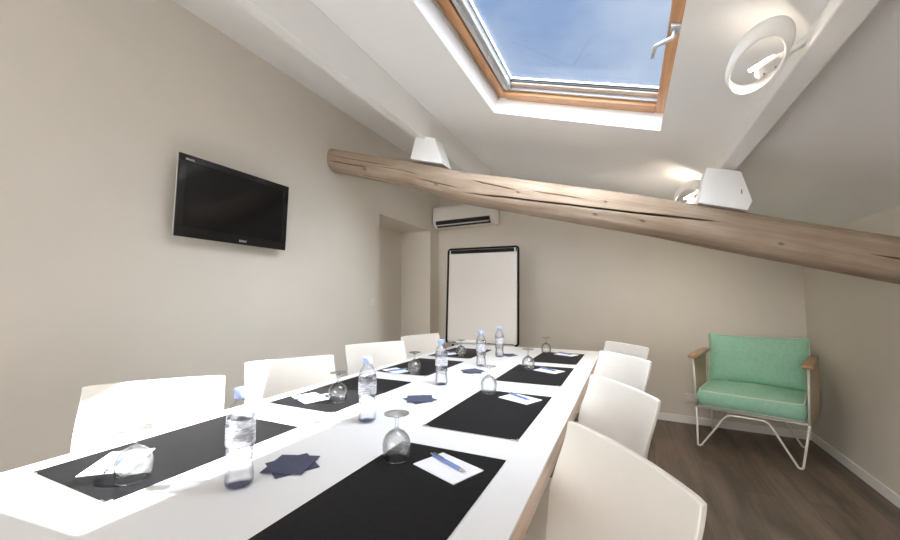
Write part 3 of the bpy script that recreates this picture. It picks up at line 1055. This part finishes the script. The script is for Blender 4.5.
# upturned wine glasses ------------------------------------------------
def make_glass():
    t = thing('wine_glass', 'x', 'wine glass', (0, 0, 0), 0, 'upturned wine glasses on the desk pads')
    # upside down: rim at z=0, foot on top
    outer = [(.0335, .0), (.0345, .006), (.0362, .016), (.0376, .028), (.0378, .040), (.0355, .052), (.0300, .0625), (.0210, .0710), (.0115, .0765), (.0066, .0800),
             (.0046, .085), (.0044, .097), (.0056, .1065), (.0090, .1115), (.0200, .1152), (.0320, .1178), (.0335, .1190), (.0320, .1200), (.0150, .1198), (.0001, .1196)]
    inner = [(.0001, .0790), (.0095, .0745), (.0197, .0695), (.0287, .0612), (.0342, .0512), (.0366, .040), (.0364, .028), (.0350, .016), (.0333, .006), (.0324, .0), (.0329, -.0004), (.0335, 0)]
    bm = bmesh.new()
    lathe(bm, outer[:9], 40)
    ro = outer[8:]
    # closed thin wall: outer up, foot, then inner bowl down to the rim
    bm.free()
    bm = bmesh.new()
    lathe(bm, outer, 40)
    lathe(bm, inner, 40)
    bmesh.ops.remove_doubles(bm, verts=bm.verts[:], dist=2e-5)
    o = obj('bowl', bm, M['glass'], t, smooth=True)
    bm = bmesh.new()
    tube(bm, [(.0329 * math.cos(a), .0329 * math.sin(a), .0002) for a in [i * 2 * math.pi / 40 for i in range(40)]], .0008, 8, closed=True)
    obj('rim', bm, M['glass_rim'], t, smooth=True)
    bm = bmesh.new()
    tube(bm, [(.0334 * math.cos(a), .0334 * math.sin(a), .1190) for a in [i * 2 * math.pi / 40 for i in range(40)]], .0009, 8, closed=True)
    obj('foot_edge', bm, M['glass_rim'], t, smooth=True)
    return t
gl_R = [(-.578, .905), (-.585, 1.69), (-.556, 2.34), (-.586, 3.07)]
gl_L = [(-1.087, .540), (-1.112, 1.285), (-1.118, 1.935), (-1.125, 2.63)]
g0 = None
for lst, ods in ((gl_R, ords_r), (gl_L, ords_l)):
    for (x, y), od in zip(lst, ods):
        lb = 'clear wine glass standing upside down ' + od
        if g0 is None:
            g0 = make_glass()
            g0.location = (x, y, PZ + .0006)
            g0['label'] = lb
        else:
            copy_thing(g0, (x, y, PZ + .0006), random.uniform(0, 6), lb)

# water bottles --------------------------------------------------------
def make_bottle():
    t = thing('water_bottle', 'x', 'bottle', (0, 0, 0), 0, 'plastic water bottles along the middle of the table')
    k = .225 / .225
    pr = [(.024, .0), (.0285, .003), (.0310, .010), (.0312, .022), (.0300, .036), (.0285, .050), (.0278, .058), (.0290, .064), (.0308, .070), (.0312, .074),
          (.0300, .079), (.0312, .084), (.0300, .089), (.0314, .096), (.0314, .140), (.0318, .146), (.0314, .154), (.0303, .163), (.0275, .174), (.0228, .185), (.0170, .193),
          (.0135, .1965), (.0130, .199), (.0152, .1995), (.0152, .2015), (.0130, .202), (.0130, .214)]
    def ribbed(r, z, a):
        # slight facets in the waist and base
        if z < .075:
            return r * (1 + .012 * math.cos(8 * a + z * 60))
        return r
    n = 40
    bm = bmesh.new()
    rings = [[(ribbed(r, z, 2 * math.pi * i / n) * math.cos(2 * math.pi * i / n), ribbed(r, z, 2 * math.pi * i / n) * math.sin(2 * math.pi * i / n), z + .0005) for i in range(n)] for r, z in pr]
    loft(bm, rings, True, False)
    obj('bottle_body', bm, M['pet'], t, smooth=True)
    bm = bmesh.new()
    wl_ = [(max(r - .0014, .001), z) for r, z in pr if z <= .167]
    wl_ = [(.0005, .006), (.012, .009), (.021, .0035)] + [(r, max(z, .004)) for r, z in wl_[1:]] + [(.0005, .166)]
    lathe(bm, wl_, 36)
    obj('water', bm, M['water'], t, smooth=True)
    bm = bmesh.new()
    lathe(bm, [(.0005, .012), (.008, .0105), (.015, .006), (.0205, .0016), (.0245, .0026)], 32)
    obj('bottle_base', bm, M['base_tint'], t, smooth=True)
    bm = bmesh.new()
    lathe(bm, [(.0319, .0965), (.0321, .098), (.0321, .1385), (.0319, .140)], 40)
    obj('label_wrap', bm, M['wrap'], t, smooth=True)
    bm = bmesh.new()
    n = 48
    rings = []
    for r, z in [(.0156, .2025), (.0161, .2035), (.0161, .2225), (.0154, .2245), (.0125, .2255)]:
        rings.append([((r + (.0003 if i % 2 and .203 < z < .223 else 0)) * math.cos(2 * math.pi * i / n), (r + (.0003 if i % 2 and .203 < z < .223 else 0)) * math.sin(2 * math.pi * i / n), z) for i in range(n)])
    loft(bm, rings)
    obj('cap', bm, M['cap'], t, smooth=True, angle=50)
    return t
bl = [((-.837, .632), 'clear plastic water bottle with pale blue cap, nearest to the camera'),
      ((-.851, 1.138), 'clear plastic water bottle with pale blue cap, second from the camera'),
      ((-.861, 1.761), 'clear plastic water bottle with pale blue cap, third from the camera'),
      ((-.859, 2.334), 'clear plastic water bottle with pale blue cap, fourth from the camera'),
      ((-.863, 2.738), 'clear plastic water bottle with pale blue cap, farthest of the row')]
b0 = make_bottle()
for i, ((x, y), lb) in enumerate(bl):
    if i == 0:
        b0.location = (x, y, TZ)
        b0['label'] = lb
    else:
        copy_thing(b0, (x, y, TZ), random.uniform(0, 6), lb)

# napkin piles ----------------------------------------------------------
nk = [((-.805, .757), 'nearest pile beside the first bottle', (62, 20)), ((-.818, 1.469), 'second pile behind the second bottle', (62, 30)),
      ((-.842, 2.142), 'third pile behind the third bottle', (15, 55)), ((-.827, 2.845), 'farthest pile behind the last bottle', (70, 25))]
for (c, od, angs) in nk:
    for i, (a, pos) in enumerate(zip(angs, ('lower', 'upper'))):
        bm = bmesh.new()
        s = .108
        n = 10
        g = [[None] * (n + 1) for _ in range(n + 1)]
        rings = []
        for lvl in (0, 1):
            for u in range(n + 1):
                for v in range(n + 1):
                    x, y = (u / n - .5) * s, (v / n - .5) * s
                    z = .0003 + lvl * .0016 + .0006 * lvl * noise.noise(Vector((x * 30 + i * 7, y * 30, c[1])))
                    g[u][v] = bm.verts.new((x, y, z))
            for u in range(n):
                for v in range(n):
                    bm.faces.new((g[u][v], g[u + 1][v], g[u + 1][v + 1], g[u][v + 1]))
            edge = [g[u][0] for u in range(n + 1)] + [g[n][v] for v in range(1, n + 1)] + [g[u][n] for u in range(n - 1, -1, -1)] + [g[0][v] for v in range(n - 1, 0, -1)]
            rings.append(edge)
        for q in range(len(rings[0])):
            j = (q + 1) % len(rings[0])
            bm.faces.new((rings[0][q], rings[0][j], rings[1][j], rings[1][q]))
        o = obj('paper_napkin', bm, M['napkin'])
        o.location = (c[0] + random.uniform(-.004, .004), c[1] + random.uniform(-.004, .004), TZ + .0003 + i * .0027)
        o.rotation_euler = (0, 0, R(a))
        tag(o, 'square navy paper napkin, %s one of the %s' % (pos, od), 'napkin', 'navy napkins fanned on the table')

# ------------------------------------------------------------------ meeting chairs
def chair_back(half_top=.222, half_bot=.232, ztop=.862, zbot=.435, recline=.035, bow=.022):
    bm = bmesh.new()
    nu, nv = 24, 20
    def P(u, v, off):
        z = zbot + (ztop - zbot) * v
        hwid = half_bot + (half_top - half_bot) * v
        q = min(1, (1 - v) / .45)
        q = q * q * (3 - 2 * q)
        y = recline * (1 - v) + (bow + .042 * q * abs(u) ** 1.2) * (u * u) - off
        # softly rounded corners at the top
        zz = z - (.003 * max(0, (abs(u) - .9) / .1) ** 2 if v > .97 else 0)
        return Vector((u * hwid, y, zz))
    layers = []
    for off in (0.0, .014):
        layers.append([[bm.verts.new(P(-1 + 2 * i / nu, j / nv, off)) for i in range(nu + 1)] for j in range(nv + 1)])
    for g in layers:
        for j in range(nv):
            for i in range(nu):
                bm.faces.new((g[j][i], g[j][i + 1], g[j + 1][i + 1], g[j + 1][i]))
    a, b = layers
    edge = lambda g: [g[0][i] for i in range(nu + 1)] + [g[j][nu] for j in range(1, nv + 1)] + [g[nv][i] for i in range(nu - 1, -1, -1)] + [g[j][0] for j in range(nv - 1, 0, -1)]
    ea, eb = edge(a), edge(b)
    for q in range(len(ea)):
        j = (q + 1) % len(ea)
        bm.faces.new((ea[q], ea[j], eb[j], eb[q]))
    return bm
def chair_seat():
    bm = bmesh.new()
    nu, nv = 16, 18
    lay = []
    for off in (0, -.045):
        g = []
        for j in range(nv + 1):
            v = j / nv
            row = []
            for i in range(nu + 1):
                u = -1 + 2 * i / nu
                y = .040 + .39 * v
                hwid = .205 - .022 * v - .02 * max(0, v - .9) * 10 * abs(u)
                z = .452 - .012 * (1 - u * u) * math.sin(math.pi * v) - .02 * max(0, v - .8) * 5 * v + off
                row.append(bm.verts.new((u * hwid, y, z)))
            g.append(row)
        lay.append(g)
        for j in range(nv):
            for i in range(nu):
                bm.faces.new((g[j][i], g[j][i + 1], g[j + 1][i + 1], g[j + 1][i]))
    edge = lambda g: [g[0][i] for i in range(nu + 1)] + [g[j][nu] for j in range(1, nv + 1)] + [g[nv][i] for i in range(nu - 1, -1, -1)] + [g[j][0] for j in range(nv - 1, 0, -1)]
    ea, eb = edge(lay[0]), edge(lay[1])
    for q in range(len(ea)):
        j = (q + 1) % len(ea)
        bm.faces.new((ea[q], ea[j], eb[j], eb[q]))
    return bm
def make_chair(hb):
    t = thing('meeting_chair', 'x', 'chair', (0, 0, 0), 0, 'ivory meeting chairs around the table')
    o = obj('backrest', chair_back(hb, hb + .006), M['chair'], t, smooth=True, angle=45)
    o2 = obj('seat', chair_seat(), M['chair'], t, smooth=True, angle=45)
    for ob in (o, o2):
        md = ob.modifiers.new('soft_edge', 'BEVEL')
        md.width = .003
        md.segments = 2
        md.limit_method = 'ANGLE'
        md.angle_limit = R(50)
    for sx in (-1, 1):
        for (y0, y1) in ((.08, .05), (.38, .40)):
            bm = bmesh.new()
            tube(bm, [(sx * .165, y0, .405), (sx * .18, y1, .0)], [.012, .009], 12)
            obj('leg', bm, M['chrome'], t, smooth=True, angle=50)
    return t
cr = [((-.147, 1.08), (.105, .741)), ((-.140, 1.749), (.079, 1.415)), ((-.144, 2.539), (.090, 2.242)), ((-.146, 3.126), (.114, 2.813))]
clf = [((-1.829, .730), (-1.538, 1.08)), ((-1.744, 1.335), (-1.533, 1.725)), ((-1.752, 2.098), (-1.534, 2.494)), ((-1.717, 2.729), (-1.573, 3.186))]
clab_r = ['largest ivory chair, right side of the table and cut by the lower photo edge',
          'ivory chair on the right side of the table, second from the camera',
          'ivory chair on the right side of the table, third from the camera',
          'ivory chair on the right side of the table, farthest from the camera']
clab_l = ['ivory chair in full sun below the television, nearest on the left side',
          'ivory chair half sunlit and half shaded on the left side, second from the camera',
          'ivory chair on the left side of the table, third from the camera',
          'ivory chair on the left side of the table, farthest from the camera']
for lst, lab, side in ((cr, clab_r, 1), (clf, clab_l, -1)):
    ch0 = None
    for (a, b), lb in zip(lst, lab):
        A, B = Vector(a), Vector(b)
        mid = (A + B) / 2 - Vector((.006 if side == 1 else 0, 0))
        d = (B - A).normalized()
        f = Vector((d.y, -d.x))                 # facing the table
        if f.x * side > 0:
            f = -f
        rz = math.atan2(-f.x, f.y)
        org = mid - f * .022
        if ch0 is None:
            ch0 = make_chair(.211 if side == 1 else .228)
            ch0.location = (org.x, org.y, 0)
            ch0.rotation_euler = (0, 0, rz)
            ch0['label'] = lb
        else:
            copy_thing(ch0, (org.x, org.y, 0), rz, lb)

# ------------------------------------------------------------------ armchair in the corner
ax = Vector((.567, -.207, 0)).normalized()
arm_rz = math.atan2(ax.y, ax.x)
at_ = thing('garden_armchair', 'mint green cushioned armchair with cream rod frame and wooden arms in the far right corner', 'armchair', (.486, 3.683, 0), arm_rz)
AWD, ADP = .665, .53     # width across the front, depth ; local x = across, local y = towards the wall
r_ = .0075
def hairpin(y):
    pts = [(.002, y, .31), (.0, y, .012), (.022, y, .010), (.185, y, .262), (.215, y, .285), (.425, y, .292), (.455, y, .272), (.598, y, .010), (.622, y, .012), (AWD, y, .31)]
    return fillet(pts, .035, 5)
for y in (0.0, ADP):
    bm = bmesh.new(); tube(bm, hairpin(y), r_, 10)
    obj('leg', bm, M['rod'], at_, smooth=True)
# seat frame, posts
bm = bmesh.new()
tube(bm, fillet([(0, 0, .315), (AWD, 0, .315), (AWD, ADP, .315), (0, ADP, .315), (0, .002, .315)], .02), r_, 10)
for k in range(1, 7):
    tube(bm, [(AWD * k / 7, 0, .315), (AWD * k / 7, ADP, .315)], .004, 8)
obj('seat_frame', bm, M['rod'], at_, smooth=True)
bm = bmesh.new()
tube(bm, fillet([(0, ADP, .315), (.0, ADP + .07, .80), (AWD, ADP + .07, .80), (AWD, ADP, .315)], .05), r_, 10)
for k in range(1, 6):
    tube(bm, [(AWD * k / 6, ADP, .315), (AWD * k / 6, ADP + .07, .80)], .004, 8)
obj('back_frame', bm, M['rod'], at_, smooth=True)
for sx in (0, 1):
    x = sx * AWD
    fl = .045 * sx
    bm = bmesh.new()
    tube(bm, [(x, 0.0, .315), (x + (sx - .5) * .02, 0.0, .70)], r_, 10)
    obj('arm_post', bm, M['rod'], at_, smooth=True)
    bm = bmesh.new()
    tube(bm, [(x + fl * .6, ADP - .16, .315), (x + fl * .8 + (sx - .5) * .02, ADP - .10, .70)], r_, 10)
    obj('arm_post', bm, M['rod'], at_, smooth=True)
    bm = bmesh.new()
    # side panel of tight upright cords
    n = 26
    for k in range(n):
        y = .012 + (ADP - .15) * k / (n - 1)
        tube(bm, [(x + fl * y / .45 + (sx - .5) * .006, y, .318), (x + fl * y / .45 + (sx - .5) * .022, y + .015, .698)], .0056, 6)
    obj('cord_side', bm, M['cord'], at_, smooth=True)
    bm = bmesh.new()
    box(bm, (x + (sx - .5) * .018, .20, .716), (.062, .50, .026), .010, 3)
    for v in bm.verts:
        v.co.z += .010 * math.sin(v.co.y * 5)
        v.co.x += fl * .35 * v.co.y / .45
    obj('armrest', bm, M['armwood'], at_, smooth=True, angle=50)

def cushion(name, w, d, h, mat4, puff=.02, pillow=False):
    """cushion: x = w, y = d, z = h; boxed with two lines of piping, or a pillow with one seam"""
    bm = bmesh.new()
    n = 22
    bmesh.ops.create_cube(bm, size=2.0)
    bmesh.ops.subdivide_edges(bm, edges=bm.edges[:], cuts=n, use_grid_fill=True)
    def shape(p):
        x, y, z = p
        wob = .004 * noise.noise(Vector((x * 2.2 + h * 40, y * 2.2, z * 2)))
        if pillow:
            # edges draw in between the pointed corners
            sx = 1 - .030 * (1 - y * y) - .012 * (1 - y * y) * noise.noise(Vector((y * 2, x, 3)))
            sy = 1 - .055 * (1 - x * x) - .012 * (1 - x * x) * noise.noise(Vector((x * 2, y, 8)))
            prof = (max(0, 1 - abs(x) ** 3.2) * max(0, 1 - abs(y) ** 3.2)) ** .55
            zz = z * (.006 + h * .62 * prof)
            return Vector((x * sx * w / 2, y * sy * d / 2, zz + wob))
        sx = 1 - .035 * (abs(y) ** 8) - .02 * abs(z) ** 6
        sy = 1 - .035 * (abs(x) ** 8) - .02 * abs(z) ** 6
        bul = (1 - abs(x) ** 2.5) * (1 - abs(y) ** 2.5)
        zz = z * h / 2 + (1 if z > 0 else -1) * (abs(z) ** 3) * puff * bul
        side = .010 * (1 - z * z)
        return Vector((x * sx * w / 2 + (side * x if abs(x) > .98 else 0) + wob, y * sy * d / 2 + (side * y if abs(y) > .98 else 0), zz + wob))
    for v in bm.verts:
        v.co = mat4 @ shape(v.co)
    o = obj(name, bm, mat_mint, at_, smooth=True)
    for zz in ((0,) if pillow else (1, -1)):
        bm = bmesh.new()
        lp = []
        for (x0, y0, x1, y1) in ((-1, -1, 1, -1), (1, -1, 1, 1), (1, 1, -1, 1), (-1, 1, -1, -1)):
            for k in range(14):
                t = k / 14
                q = shape((x0 + (x1 - x0) * t, y0 + (y1 - y0) * t, zz))
                lp.append(mat4 @ q)
        tube(bm, lp, .0052, 8, closed=True)
        obj('piping', bm, M['piping'], o, smooth=True)
    return o
mat_mint = M['mint']
cm = Matrix.Translation((AWD / 2 - .002, .25, .398)) @ Matrix.Rotation(R(1.5), 4, 'X')
cushion('seat_cushion', AWD - .022, .55, .112, cm, .030)
cm = Matrix.Translation((AWD / 2 + .006, ADP - .060, .662)) @ Matrix.Rotation(R(-12), 4, 'X') @ Matrix.Rotation(R(90), 4, 'X')
cushion('back_cushion', AWD + .005, .41, .085, cm, .035, True)
